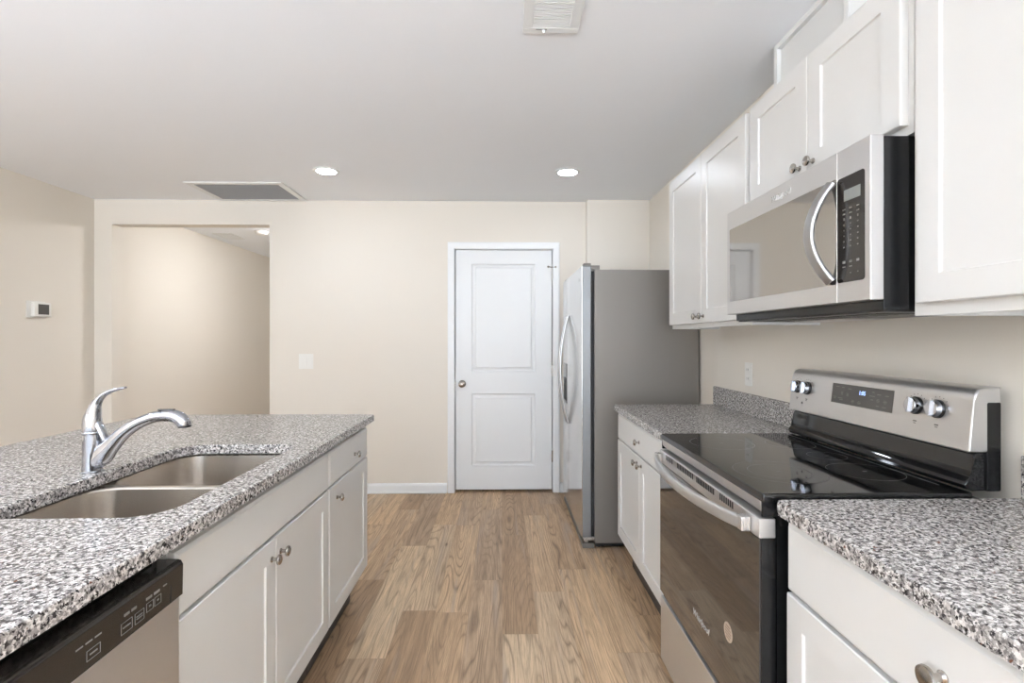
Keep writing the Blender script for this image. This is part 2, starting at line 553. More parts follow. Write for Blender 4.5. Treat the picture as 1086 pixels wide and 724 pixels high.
struct('wall_light_block', bx(-0.7, 0.75, D + WT + 0.0005, D + WT + 0.05, -0.04, ZC), 'wall')  # unseen sheet added to stop light leaking under the door

def baseboard(name, x0, x1, y):
    prof = [(0.0, 0.0), (0.014, 0.0), (0.014, 0.062), (0.011, 0.074), (0.006, 0.081), (0.0, 0.083)]
    t = B()
    a = [t.verts.new((x0, y - d, z)) for d, z in prof]
    b = [t.verts.new((x1, y - d, z)) for d, z in prof]
    n = len(prof)
    for q in range(n): t.faces.new((a[q], a[(q + 1) % n], b[(q + 1) % n], b[q]))
    t.faces.new(a); t.faces.new(b[::-1])
    box(t, x0, x1, y - 0.026, y - 0.0142, 0.0, 0.018, 0.004)
    struct(name, t, 'trim')
baseboard('baseboard_back', OX1, -0.4625, D)
baseboard('baseboard_corner', 0.4835, JX, D)
struct('baseboard_left', bx(XL, XL + 0.014, Y0, D, 0, 0.083, 0.003), 'trim')

# door casing: moulded frame swept round the doorway
def casing():
    t = B()
    prof = [(0.0, 0.0), (0.0, 0.010), (0.008, 0.014), (0.030, 0.016), (0.046, 0.018), (0.056, 0.016), (0.058, 0.0)]   # offset outward, thickness
    xa, xb, zt = DX0 + 0.006, DX1 - 0.008, DZ - 0.006
    rows = []
    for o, h in prof:
        rows.append([t.verts.new(c) for c in ((xa - o, D - h, 0), (xa - o, D - h, zt + o), (xb + o, D - h, zt + o), (xb + o, D - h, 0))])
    n = len(rows)
    for q in range(n):
        r0, r1 = rows[q], rows[(q + 1) % n]
        for e in range(3): t.faces.new((r0[e], r0[e + 1], r1[e + 1], r1[e]))
    t.faces.new([r[0] for r in rows]); t.faces.new([r[3] for r in rows][::-1])
    # jamb lining
    box(t, DX0, DX0 + 0.008, D, D + WT, 0, DZ)
    box(t, DX1 - 0.008, DX1, D, D + WT, 0, DZ)
    box(t, DX0 + 0.008, DX1 - 0.008, D, D + WT, DZ - 0.008, DZ)
    return t
struct('trim_1', casing(), 'trim')

# two-panel white door
def panel_door():
    t = B()
    x0, x1, z0, z1 = -0.390, 0.418, 0.022, 2.033
    yf, th = D + 0.012, 0.035
    panels = [(-0.257, 0.277, 1.012, 1.917), (-0.257, 0.277, 0.220, 0.827)]
    xs = [x0, panels[0][0], panels[0][1], x1]
    zs = [z0, 0.220, 0.827, 1.012, 1.917, z1]
    vg = {}
    def V(x, z, y=yf):
        key = (round(x, 5), round(z, 5), round(y, 5))
        if key not in vg: vg[key] = t.verts.new((x, y, z))
        return vg[key]
    for i in range(3):
        for j_ in range(5):
            if i == 1 and j_ in (1, 3): continue
            t.faces.new((V(xs[i], zs[j_]), V(xs[i + 1], zs[j_]), V(xs[i + 1], zs[j_ + 1]), V(xs[i], zs[j_ + 1])))
    for (a, b, c, d) in panels:
        prev = [V(a, c), V(b, c), V(b, d), V(a, d)]
        for o, dep in ((0.005, 0.009), (0.013, 0.011), (0.027, 0.009), (0.036, 0.002)):
            cur = [t.verts.new((x, yf + dep, z)) for x, z in ((a + o, c + o), (b - o, c + o), (b - o, d - o), (a + o, d - o))]
            for q in range(4): t.faces.new((prev[q], prev[(q + 1) % 4], cur[(q + 1) % 4], cur[q]))
            prev = cur
        t.faces.new(prev)
    ring = [e for e in t.edges if e.is_boundary]
    r = bmesh.ops.extrude_edge_only(t, edges=ring)
    nv = [v for v in r['geom'] if isinstance(v, bmesh.types.BMVert)]
    for v in nv: v.co.y += th
    bmesh.ops.contextual_create(t, geom=[e for e in t.edges if e.is_boundary])
    return t
dr = struct('door_1', panel_door(), 'door')
obj('door_knob', lathe(B(), [(0.031, 0), (0.031, 0.004), (0.026, 0.009), (0.012, 0.012), (0.011, 0.030), (0.018, 0.036), (0.026, 0.044), (0.0275, 0.052), (0.025, 0.060), (0.016, 0.065), (0.0, 0.066)], (-0.336, D + 0.0119, 0.910), (0, -1, 0), 32), 'nickel', dr, True)
obj('latch_plate', bx(-0.3965, -0.3905, D + 0.002, D + 0.024, 0.875, 0.935), 'nickel', dr)
for hz in (1.836, 1.020, 0.298):
    t = lathe(B(), [(0.006, -0.045), (0.006, 0.045)], (0.4215, D + 0.004, hz), (0, 0, 1), 12)
    lathe(t, [(0.004, 0.045), (0.0065, 0.047), (0.003, 0.052)], (0.4215, D + 0.004, hz), (0, 0, 1), 12)
    obj('hinge', t, 'nickel', dr, True)
t = lathe(B(), [(0.004, 0.0), (0.004, 0.045), (0.009, 0.046), (0.009, 0.054), (0.0, 0.055)], (0.4215, D - 0.003, 1.888), (-0.75, -0.66, 0), 12)
lathe(t, [(0.003, 0.0), (0.003, 0.03), (0.008, 0.031), (0.008, 0.037), (0.0, 0.038)], (0.4215, D - 0.003, 1.888), (0.75, -0.66, 0), 12)
box(t, 0.413, 0.430, D - 0.006, D + 0.006, 1.872, 1.896, 0.002)
obj('hinge_pin_stop', t, 'nickel', dr, True)

# ------------------------------------------------------------------ floor-standing: left island run
IF = -0.662          # island door fronts
def base_cabinet(name, label, s, face, back, y0, y1, zb, parts, ztop=0.8825, group=None):
    """carcass with face frame and recessed toe kick; parts(root) adds doors and drawers"""
    r = thing(name, label, 'cabinet', ((face + back) / 2, (y0 + y1) / 2, 0), group)
    ff = face - s * 0.0205
    t = B()
    a, b = sorted((ff - s * 0.030, back))
    # open box: sides, floor, back, so nothing solid hides behind the doors
    box(t, a, b, y0, y0 + 0.016, zb - 0.015, ztop)
    box(t, a, b, y1 - 0.016, y1, zb - 0.015, ztop)
    box(t, a, b, y0 + 0.016, y1 - 0.016, zb - 0.015, zb + 0.003)
    a2, b2 = sorted((back, back + s * 0.012))
    box(t, a2, b2, y0 + 0.016, y1 - 0.016, zb + 0.003, ztop)
    obj('carcass', t, 'cab', r)
    # face frame
    a3, b3 = sorted((ff, ff - s * 0.019))
    t = B()
    box(t, a3, b3, y0, y1, ztop - 0.045, ztop)
    box(t, a3, b3, y0 + 0.0161, y0 + 0.045, zb + 0.0035, ztop - 0.0451)
    box(t, a3, b3, y1 - 0.045, y1 - 0.0161, zb + 0.0035, ztop - 0.0451)
    obj('face_frame', t, 'cab', r)
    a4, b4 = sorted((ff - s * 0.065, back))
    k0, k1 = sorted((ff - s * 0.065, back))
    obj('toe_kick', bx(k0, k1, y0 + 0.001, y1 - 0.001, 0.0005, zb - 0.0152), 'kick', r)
    parts(r)
    return r

def p_drawerbase(r):
    d = obj('drawer', drawer_front(IF, 1, 1.967, 2.512, 0.7165, 0.852), 'cab', r)
    knob(IF, 1, 2.295, 0.772, d)
    d = obj('door', shaker(IF, 1, 1.967, 2.512, 0.178, 0.710), 'cab', r)
    knob(IF, 1, 2.050, 0.655, d)
base_cabinet('base_cabinet', 'white island base cabinet with one small drawer over a single door, beyond the sink', 1, IF, -1.26, 1.9615, 2.516, 0.176, p_drawerbase)
def p_sinkbase(r):
    obj('false_front', drawer_front(IF, 1, 1.050, 1.957, 0.7155, 0.852), 'cab', r)
    d = obj('door', shaker(IF, 1, 1.050, 1.502, 0.178, 0.709), 'cab', r)
    knob(IF, 1, 1.474, 0.655, d)
    d = obj('door', shaker(IF, 1, 1.505, 1.957, 0.178, 0.709), 'cab', r)
    knob(IF, 1, 1.533, 0.655, d)
base_cabinet('base_cabinet', 'white two-door island base cabinet with a blank top panel, directly under the sink', 1, IF, -1.26, 1.047, 1.9595, 0.176, p_sinkbase)

# island back and near-end panels that carry the overhanging top
t = bx(-1.30, -1.262, 0.24, 2.516, 0.0005, 0.8825)
box(t, -1.262, -0.69, 0.24, 0.42, 0.0005, 0.8825)
tag(obj('island_back_panel', t, 'cab'), 'white painted panel closing the back of the island, hidden below the stone overhang', 'panel')

# island worktop with the sink cut-out
HOLE = (-1.112, -0.722, 1.082, 1.815, (0.085, 0.085, 0.06, 0.085))
ct = obj('countertop', slab((-1.745, -0.634, 0.18, 2.540, 0.012), HOLE, 0.883, 0.915), 'granite', None, True)
tag(ct, 'large speckled granite countertop of the island with the sink cut into it', 'countertop')

# undermount double bowl
snk = thing('sink', 'stainless steel double bowl sink set under the granite island top', 'sink', (-0.92, 1.45, 0.68))
def bowl(x0, x1, y0, y1, r, zt, zb):
    t = B()
    spec = (x0, x1, y0, y1, r)
    rings = []
    for z, d in ((zt, 0.0), (zt - 0.004, 0.004), (zt - 0.05, 0.008), (zb + 0.035, 0.016), (zb + 0.012, 0.026), (zb + 0.002, 0.046), (zb, 0.075)):
        rings.append([t.verts.new((x, y, z)) for x, y in inset(*spec, d, 10)])
    n = len(rings[0])
    for a, b in zip(rings, rings[1:]):
        for q in range(n): t.faces.new((a[q], a[(q + 1) % n], b[(q + 1) % n], b[q]))
    t.faces.new(rings[-1])
    return t
def shell(t, th=0.0015):
    r = bmesh.ops.solidify(t, geom=t.faces[:], thickness=th)
    return t
BZ = 0.8815
bw1 = obj('bowl', bowl(-1.135, -0.70, 1.065, 1.432, 0.09, BZ - 0.006, 0.70), 'sink', snk, True)
bw2 = obj('bowl', bowl(-1.135, -0.70, 1.452, 1.840, 0.09, BZ - 0.006, 0.70), 'sink', snk, True)
# rim flange and the divider between the bowls
t = B()
outer = inset(-1.165, -0.675, 1.055, 1.87, 0.06, 0, 10)
for (q0, q1, q2, q3) in ((-1.165, -1.135, 1.055, 1.87), (-0.70, -0.675, 1.055, 1.87)):
    box(t, q0, q1, q2, q3, BZ - 0.004, BZ)
for (y0, y1) in ((1.055, 1.065), (1.840, 1.87)):
    box(t, -1.135, -0.70, y0, y1, BZ - 0.004, BZ)
# spandrels between the round bowl corners and the straight flange
def spandrel(cx, cy, sx, sy, r=0.09, n=10):
    top = [t.verts.new((cx, cy, BZ - 0.006))]
    arc = []
    for q in range(n + 1):
        a = 0.5 * PI * q / n
        arc.append(t.verts.new((cx + sx * (r - r * math.cos(a)), cy + sy * (r - r * math.sin(a)), BZ - 0.006)))
    for q in range(n): t.faces.new((top[0], arc[q], arc[q + 1]))
for (ya, yb) in ((1.065, 1.432), (1.452, 1.840)):
    for cx, sx in ((-1.135, 1), (-0.70, -1)):
        spandrel(cx, ya, sx, 1); spandrel(cx, yb, sx, -1)
obj('rim', t, 'sink', snk)
obj('divider', bx(-1.135, -0.70, 1.432, 1.452, BZ - 0.022, BZ - 0.0055, 0.004, 3), 'sink', snk, True)
for yy in (1.25, 1.645):
    obj('drain', lathe(B(), [(0.045, 0.0005), (0.045, 0.003), (0.038, 0.004), (0.030, 0.002), (0.0, 0.002)], (-0.93, yy, 0.70), (0, 0, 1), 28), 'nickel', snk, True)

# faucet
FY = 1.453
fc = thing('faucet', 'chrome single-lever kitchen faucet standing behind the island sink', 'faucet', (-1.156, FY, 0.9155))
obj('base', lathe(B(), [(0.0, 0.0), (0.0285, 0.0), (0.029, 0.003), (0.0260, 0.006)], (-1.152, FY, 0.9155), (0, 0, 1), 36), 'chrome', fc, True)
obj('body', lathe(B(), [(0.0245, 0.0062), (0.0230, 0.03), (0.0226, 0.104), (0.0236, 0.109), (0.0238, 0.111), (0.0226, 0.113)], (-1.152, FY, 0.9155), (0, 0, 1), 36), 'chrome', fc, True)
t = sweep(B(), [(-1.156, FY, 0.937, 0.018, 0.012), (-1.139, FY, 0.944, 0.0205, 0.022), (-1.124, FY, 0.962, 0.0200, 0.030), (-1.100, FY, 0.988, 0.0185, 0.024), (-1.065, FY, 1.024, 0.0175, 0.019), (-1.025, FY, 1.051, 0.0165, 0.0165), (-0.985, FY, 1.067, 0.016, 0.0155), (-0.955, FY, 1.072, 0.016, 0.0155)], 24)
obj('spout', t, 'chrome', fc, True)
t = sweep(B(), [(-0.954, FY, 1.0722, 0.0172, 0.0165), (-0.930, FY, 1.0715, 0.0185, 0.0175), (-0.910, FY, 1.064, 0.0195, 0.0185), (-0.899, FY, 1.053, 0.0195, 0.0185), (-0.896, FY, 1.044, 0.0185, 0.017)], 24)
sp = obj('spray_head', t, 'chrome', fc, True)
obj('spray_button', bx(-0.968, -0.925, FY - 0.007, FY + 0.007, 1.0865, 1.0905, 0.0018), 'bplastic', sp)
obj('nozzle', lathe(B(), [(0.0165, 0.0), (0.0165, 0.004), (0.010, 0.006), (0.0, 0.006)], (-0.8958, FY, 1.0435), (0.05, 0, -1), 24), 'bplastic', sp, True)
# lever: domed cap leaning into a tapering blade
t = lathe(B(), [(0.0228, 0.1135), (0.0236, 0.117), (0.0236, 0.134), (0.0225, 0.146), (0.0200, 0.158), (0.0145, 0.170), (0.0, 0.176)], (-1.152, FY, 0.9155), (0, 0, 1), 36)
obj('handle_cap', t, 'chrome', fc, True)
t = sweep(B(), [(-1.151, FY, 1.055, 0.0195, 0.0215), (-1.148, FY, 1.083, 0.0180, 0.0185), (-1.139, FY, 1.110, 0.0135, 0.0115), (-1.122, FY, 1.130, 0.0110, 0.0075), (-1.098, FY, 1.1425, 0.0095, 0.0055), (-1.070, FY, 1.1495, 0.0085, 0.0042), (-1.060, FY, 1.151, 0.0065, 0.003)], 20)
obj('lever', t, 'chrome', fc, True)
t = sweep(B(), [(-1.142, FY, 1.060, 0.014, 0.010), (-1.128, FY, 1.035, 0.0145, 0.010), (-1.116, FY, 1.008, 0.013, 0.008), (-1.108, FY, 0.996, 0.008, 0.004)], 16)
obj('lever_skirt', t, 'chrome', fc, True)

# dishwasher
dw = thing('dishwasher', 'stainless steel dishwasher with a black control strip, under the near end of the island top', 'dishwasher', (-0.95, 0.735, 0))
DY0, DY1, DF = 0.432, 1.034, -0.640
obj('tub', bx(-1.25, -0.70, DY0 + 0.004, DY1 - 0.004, 0.0005, 0.862), 'dark', dw)
obj('door_panel', bx(-0.699, DF - 0.006, DY0, DY1, 0.125, 0.776, 0.006, 3), 'steelY', dw, True)
t = extrude_xz([(-0.699, 0.778), (DF, 0.778), (DF + 0.001, 0.838), (DF - 0.003, 0.846), (DF - 0.010, 0.848), (-0.699, 0.848)], DY0, DY1, 0.003)
cs = obj('control_panel', t, 'console', dw, True)
obj('seam', bx(DF - 0.001, DF + 0.0006, DY1 - 0.040, DY1 - 0.038, 0.781, 0.836), 'dark', cs)
def outl(y0, y1, z0, z1, w=0.0006):
    t = B()
    x0, x1 = DF + 0.0006, DF + 0.0014
    box(t, x0, x1, y0, y1, z1 - w, z1); box(t, x0, x1, y0, y1, z0, z0 + w)
    box(t, x0, x1, y0, y0 + w, z0, z1); box(t, x0, x1, y1 - w, y1, z0, z1)
    obj('button_outline_print', t, 'mark', cs)
def bar(y0, y1, z, h=0.0022):
    obj('printed_mark', bx(DF + 0.0006, DF + 0.0014, y0, y1, z, z + h), 'mark', cs)
for y in (0.775, 0.793, 0.811): bar(y, y + 0.013, 0.819)
outl(0.795, 0.822, 0.791, 0.807); bar(0.801, 0.816, 0.798)
for y in (0.873, 0.890): bar(y, y + 0.012, 0.818, 0.0045)
outl(0.866, 0.892, 0.790, 0.809); bar(0.870, 0.888, 0.799)
outl(0.898, 0.921, 0.790, 0.809); bar(0.902, 0.917, 0.801, 0.0015); bar(0.902, 0.917, 0.797, 0.0015)
for y in (0.926, 0.947): bar(y, y + 0.015, 0.818, 0.0045)
outl(0.927, 0.945, 0.796, 0.812); outl(0.948, 0.966, 0.796, 0.812)
bar(0.934, 0.939, 0.803, 0.003); bar(0.955, 0.960, 0.803, 0.003)
bar(0.972, 0.982, 0.821)
obj('kick_plate', bx(-0.74, -0.72, DY0 + 0.002, DY1 - 0.002, 0.001, 0.12), 'bplastic', dw)

# ------------------------------------------------------------------ right run: base cabinets, range, worktops
RF = 0.652
def p_farbase(r):
    d = obj('drawer', drawer_front(RF, -1, 1.962, 2.858, 0.729, 0.868), 'cab', r)
    knob(RF, -1, 2.410, 0.795, d)
    d = obj('door', shaker(RF, -1, 2.4125, 2.858, 0.188, 0.724), 'cab', r)
    knob(RF, -1, 2.447, 0.690, d)
    d = obj('door', shaker(RF, -1, 1.962, 2.4085, 0.188, 0.724), 'cab', r)
    knob(RF, -1, 2.372, 0.690, d)
base_cabinet('base_cabinet', 'white base cabinet with one wide drawer over two doors, between the range and the refrigerator', -1, RF, 1.205, 1.953, 2.866, 0.186, p_farbase)
def p_nearbase(r):
    d = obj('drawer', drawer_front(RF, -1, 0.325, 1.155, 0.715, 0.868), 'cab', r)
    knob(RF, -1, 0.740, 0.788, d, 1.15)
    d = obj('door', shaker(RF, -1, 0.742, 1.155, 0.188, 0.708), 'cab', r)
    knob(RF, -1, 0.775, 0.655, d)
    d = obj('door', shaker(RF, -1, 0.325, 0.738, 0.188, 0.708), 'cab', r)
    knob(RF, -1, 0.705, 0.655, d)
base_cabinet('base_cabinet', 'white base cabinet with a wide drawer, on the near side of the range', -1, RF, 1.205, 0.30, 1.164, 0.186, p_nearbase)

ct = obj('countertop', slab((0.634, 1.2245, 1.9515, 2.888, (0.004, 0.004, 0.004, 0.018)), None, 0.883, 0.915), 'granite', None, True)
tag(ct, 'short speckled granite countertop between the range and the refrigerator', 'countertop')
ct = obj('countertop', slab((0.634, 1.2245, 0.28, 1.175, (0.004, 0.004, 0.004, 0.018)), None, 0.883, 0.915), 'granite', None, True)
tag(ct, 'speckled granite countertop on the near side of the range, below the tall wall cabinet', 'countertop')
bs = obj('backsplash', bx(1.205, 1.2245, 1.953, 2.886, 0.9155, 1.017, 0.002), 'granite')
tag(bs, 'low granite backsplash strip on the wall between refrigerator and range', 'backsplash')
bs = obj('backsplash', bx(1.205, 1.2245, 0.28, 1.160, 0.9155, 1.017, 0.002), 'granite')
tag(bs, 'low granite backsplash strip on the near side of the range', 'backsplash')

# range
RY0, RY1 = 1.186, 1.944
rg = thing('range', 'stainless steel electric range with a black glass cooktop between the granite counters', 'stove', (0.9, (RY0 + RY1) / 2, 0))
obj('body', bx(0.648, 1.148, RY0 + 0.002, RY1 - 0.002, 0.045, 0.9045), 'black', rg)
for (px, py) in ((0.70, RY0 + 0.05), (0.70, RY1 - 0.05), (1.10, RY0 + 0.05), (1.10, RY1 - 0.05)):
    obj('foot', lathe(B(), [(0.018, 0.0), (0.018, 0.008), (0.010, 0.012), (0.010, 0.0448)], (px, py, 0.0005), (0, 0, 1), 16), 'bplastic', rg, True)
ck = obj('cooktop', slab((0.611, 1.115, RY0 - 0.004, RY1 + 0.004, 0.006), None, 0.905, 0.9245, 0.005), 'bglass', rg, True)
def rings(cx, cy, radii):
    for r in radii:
        t = B()
        n = 72
        for q in range(n):
            a0, a1 = 2 * PI * q / n, 2 * PI * (q + 1) / n
            v = [t.verts.new((cx + rr * math.cos(a), cy + rr * math.sin(a), 0.92475)) for rr, a in ((r, a0), (r, a1), (r - 0.0011, a1), (r - 0.0011, a0))]
            t.faces.new(v)
        bmesh.ops.remove_doubles(t, verts=t.verts, dist=1e-6)
        obj('burner_ring', t, 'ring', ck)
    t = B()
    v = [t.verts.new((cx + a, cy + b, 0.92475)) for a, b in ((-0.006, -0.0015), (0.006, -0.0015), (0.006, 0.0015), (-0.006, 0.0015))]
    t.faces.new(v)
    obj('burner_mark', t, 'ring', ck)
rings(0.765, 1.760, (0.105, ))
rings(0.760, 1.382, (0.118, 0.080))
rings(0.995, 1.742, (0.078, ))
rings(0.995, 1.378, (0.092, ))
rings(1.010, 1.565, (0.055, ))
# stainless lip below the cooktop front, leaning outward
t = extrude_xz([(0.6475, 0.874), (0.622, 0.874), (0.614, 0.882), (0.612, 0.9045), (0.6475, 0.9045)], RY0 + 0.009, RY1 - 0.009, 0.0012)
obj('front_trim', t, 'steelY', rg, True)
for y in (RY0 + 0.001, RY1 - 0.0085):
    obj('corner_cap', bx(0.613, 0.6475, y, y + 0.0075, 0.868, 0.9045, 0.002), 'black', rg, True)
# oven door
DFX = 0.606
od = obj('oven_door', bx(DFX + 0.004, 0.646, RY0 + 0.002, RY1 - 0.002, 0.326, 0.862, 0.003), 'black', rg, True)
db = obj('door_bar', bx(DFX - 0.001, 0.645, RY0 + 0.001, RY1 - 0.001, 0.8175, 0.8645, 0.003, 3), 'steelY', od, True)
obj('door_glass', bx(DFX, DFX + 0.0038, RY0 + 0.003, RY1 - 0.003, 0.328, 0.8165, 0.0012), 'ovenglass', od, True)
for (a, b, n) in ((1.860, 1.800, 4), (1.745, 1.605, 11), (1.570, 1.445, 12), (1.400, 1.325, 7)):
    for q in range(n):
        y = a + (b - a) * q / (n - 1)
        obj('vent_slot', bx(DFX - 0.0016, DFX - 0.0011, y - 0.0035, y + 0.0035, 0.842, 0.860), 'dark', od)
# bowed handle with end posts
hp = []
for q in range(13):
    u = q / 12
    y = 1.925 - u * (1.925 - 1.240)
    hp.append((DFX - 0.018 - 0.046 * math.sin(PI * u) ** 0.8, y, 0.838 - 0.004 * math.sin(PI * u), 0.0165, 0.008))
hd = obj('handle', sweep(B(), hp, 20, (0, 0, 1), 4, 0.6), 'steelY', od, True)
for y in (1.917, 1.240):
    obj('handle_post', bx(DFX - 0.026, DFX - 0.0012, y - 0.016, y + 0.016, 0.820, 0.856, 0.004, 3), 'steelZ', od, True)
obj('logo', text_bm('Whirlpool', 0.030, (DFX - 0.0006, 1.605, 0.418), -1, 0.25), 'logo', od)
st = obj('sticker', lathe(B(), [(0.0255, 0.0), (0.0255, 0.0006), (0.0, 0.0006)], (DFX - 0.0001, 1.353, 0.502), (-1, 0, 0), 40), 'sticker', od)
t = B()
for q in range(5):
    z = 0.517 - q * 0.0075; w = (0.012, 0.017, 0.018, 0.017, 0.011)[q]
    box(t, DFX - 0.0012, DFX - 0.0006, 1.353 - w, 1.353 + w, z - 0.0015, z + 0.0015)
obj('sticker_print', t, 'stickertxt', od)
obj('drawer_gap', bx(DFX + 0.012, 0.646, RY0 + 0.006, RY1 - 0.006, 0.3055, 0.3255), 'black', rg)
dwr = obj('storage_drawer', bx(DFX + 0.002, 0.646, RY0 + 0.002, RY1 - 0.002, 0.068, 0.305, 0.003, 3), 'steelY', rg, True)
# backguard
t = extrude_xz([(1.106, 1.0215), (1.1085, 1.018), (1.186, 1.018), (1.186, 1.173), (1.146, 1.173), (1.131, 1.168), (1.1225, 1.155), (1.120, 1.140)], RY0 + 0.0, RY1, 0.005)
bgd = obj('backguard', t, 'steelY', rg, True)
obj('side_panel', bx(1.150, 1.1855, RY0 - 0.0012, RY0 + 0.012, 0.9255, 1.138, 0.004), 'black', bgd, True)
obj('side_panel', bx(1.150, 1.1855, RY1 - 0.012, RY1 + 0.0012, 0.9255, 1.138, 0.004), 'black', bgd, True)
# black glossy riser with its lower roll and a bright pin line
t = extrude_xz([(1.186, 0.9255), (1.121, 0.9255), (1.104, 0.931), (1.100, 0.940), (1.106, 0.950), (1.118, 0.960), (1.122, 1.006), (1.130, 1.0175), (1.186, 1.0175)], RY0 + 0.004, RY1 - 0.004, 0.005)
obj('riser', t, 'bglass', rg, True)
obj('pin_line', bx(1.087, 1.0884, RY0 + 0.06, RY1 - 0.012, 0.9247, 0.9252), 'ring', ck)
def bgx(z):   # front of the backguard at height z
    return 1.106 + (z - 1.0215) * (0.014 / 0.1185)
sl = math.atan2(0.014, 0.1185)
nrm = Vector((-math.cos(sl), 0, math.sin(sl)))
# display
def onface(t, y0, y1, z0, z1, d0, d1):
    for (z, sgn) in ((0, 0),):
        pass
    v = []
    for d in (d0, d1):
        for (y, z) in ((y0, z0), (y1, z0), (y1, z1), (y0, z1)):
            c = Vector((bgx(z), y, z)) + nrm * d
            v.append(t.verts.new(c))
    for f in ((0, 1, 2, 3), (4, 5, 6, 7), (0, 1, 5, 4), (1, 2, 6, 5), (2, 3, 7, 6), (3, 0, 4, 7)):
        t.faces.new([v[q] for q in f])
t = B(); onface(t, 1.431, 1.699, 1.076, 1.140, -0.002, 0.0012)
dp = obj('display', t, 'display', rg)
def ontext(body, size, y, z, d=0.0016, bold=0.0, shear=0.0):
    t = text_bm(body, size, (0, y, 0), -1, shear, 0.0002, 'CENTER', bold)
    for v in t.verts:
        zz = v.co.z + z
        v.co = Vector((bgx(zz), v.co.y, zz)) + nrm * (d - v.co.x)
    return t
obj('clock_digits', ontext('1:05', 0.0175, 1.556, 1.1135, bold=0.0004), 'clock', dp)
def dash(y, z, w, h=0.0025):
    t = B()
    onface(t, y - w / 2, y + w / 2, z - h / 2, z + h / 2, 0.0012, 0.0017)
    obj('printed_mark', t, 'mark', dp)
for (y, z, w) in ((1.672, 1.130, .016), (1.645, 1.129, .012), (1.614, 1.127, .016), (1.648, 1.110, .008), (1.622, 1.108, .008),
                  (1.510, 1.127, .010), (1.513, 1.115, .022), (1.513, 1.104, .010), (1.486, 1.122, .016), (1.455, 1.121, .014),
                  (1.488, 1.104, .012), (1.460, 1.103, .014), (1.488, 1.088, .012), (1.462, 1.087, .016), (1.682, 1.096, .016),
                  (1.655, 1.094, .022), (1.682, 1.091, .012), (1.650, 1.089, .018), (1.595, 1.089, .014), (1.566, 1.088, .016)):
    dash(y, z, w)
for (y, z) in ((1.648, 1.110), (1.622, 1.108), (1.595, 1.089), (1.566, 1.088), (1.488, 1.104), (1.460, 1.103)):
    dash(y, z + 0.004, 0.010, 0.0014); dash(y, z - 0.004, 0.010, 0.0014)
# control knobs
for (y, z) in ((1.896, 1.108), (1.838, 1.108), (1.350, 1.109), (1.282, 1.109)):
    o = Vector((bgx(z), y, z)) + nrm * 0.0002
    kb = obj('control_knob', lathe(B(), [(0.0235, 0.0), (0.0235, 0.006), (0.021, 0.008), (0.0, 0.008)], o, nrm, 36), 'bplastic', rg, True)
    t = lathe(B(), [(0.0215, 0.0081), (0.0208, 0.018), (0.0190, 0.0205), (0.0, 0.021)], o, nrm, 36)
    obj('cap', t, 'chrome', kb, True)
    sd = Vector((0, 1, 0)); upv = nrm.cross(sd)
    t = bmesh.new(); bmesh.ops.create_cube(t, size=1.0)
    for v in t.verts:
        a, b, c = v.co
        v.co = o + sd * (a * 0.012) + upv * (b * 0.041) + nrm * (0.0200 + c * 0.014)
    bmesh.ops.bevel(t, geom=t.edges[:], offset=0.002, segments=2, affect='EDGES')
    obj('grip', t, 'chrome', kb, True)
for y in (1.896, 1.838, 1.350, 1.282):
    t = B()
    for q in range(9):
        a = PI * (0.15 + 0.1 * q) * 1.25 - 0.55
        onface(t, y + 0.031 * math.cos(a) - 0.001, y + 0.031 * math.cos(a) + 0.001, 1.109 + 0.031 * math.sin(a) - 0.0012, 1.109 + 0.031 * math.sin(a) + 0.0012, 0.0, 0.0004)
    onface(t, y - 0.006, y + 0.006, 1.0665, 1.0695, 0.0, 0.0004)
    onface(t, y - 0.004, y + 0.004, 1.0615, 1.0635, 0.0, 0.0004)
    obj('dial_print', t, 'display', bgd)
obj('indicator', lathe(B(), [(0.004, 0.0), (0.004, 0.001), (0.0, 0.0012)], Vector((bgx(1.052), 1.862, 1.052)), nrm, 16), 'display', bgd)

# ------------------------------------------------------------------ refrigerator
FY0, FY1 = 3.108, 4.055
rf = thing('refrigerator', 'tall stainless side-by-side refrigerator with grey sides against the right wall', 'refrigerator', (0.88, (FY0 + FY1) / 2, 0))
obj('case', bx(0.566, 1.212, FY0, FY1, 0.035, 1.712, 0.004, 2), 'case', rf, True)
t = bx(0.6, 1.2, FY0 + 0.02, FY1 - 0.02, 0.012, 0.0348)
for (px, py) in ((0.62, FY0 + 0.06), (0.62, FY1 - 0.06), (1.16, FY0 + 0.06), (1.16, FY1 - 0.06)):
    lathe(t, [(0.02, 0.0), (0.02, 0.0119)], (px, py, 0.0003), (0, 0, 1), 16)
obj('base_frame', t, 'bplastic', rf)
obj('gasket', bx(0.5465, 0.5655, FY0 + 0.008, FY1 - 0.008, 0.075, 1.705), 'dark', rf)
SPL = 3.742
fd = obj('refrigerator_door', bx(0.4925, 0.546, FY0 - 0.002, SPL - 0.003, 0.072, 1.736, 0.006, 3), 'doorside', rf, True)
obj('front_panel', bx(0.488, 0.4924, FY0 - 0.0015, SPL - 0.0035, 0.0725, 1.7355, 0.001, 2), 'mirrorsteel', fd, True)
fz = obj('freezer_door', bx(0.4925, 0.546, SPL + 0.003, FY1 + 0.002, 0.072, 1.736, 0.006, 3), 'doorside', rf, True)
obj('front_panel', bx(0.488, 0.4924, SPL + 0.0035, FY1 + 0.0015, 0.0725, 1.7355, 0.001, 2), 'mirrorsteel', fz, True)
def fridge_handle(y, par):
    pts = []
    for q in range(11):
        u = q / 10
        pts.append((0.4815 - 0.058 * math.sin(PI * u) ** 0.85, y, 1.457 - u * 0.785, 0.0125, 0.009))
    h = obj('handle', sweep(B(), pts, 18, (0, 1, 0), 4, 0.75), 'handle', par, True)
fridge_handle(SPL - 0.045, fd)
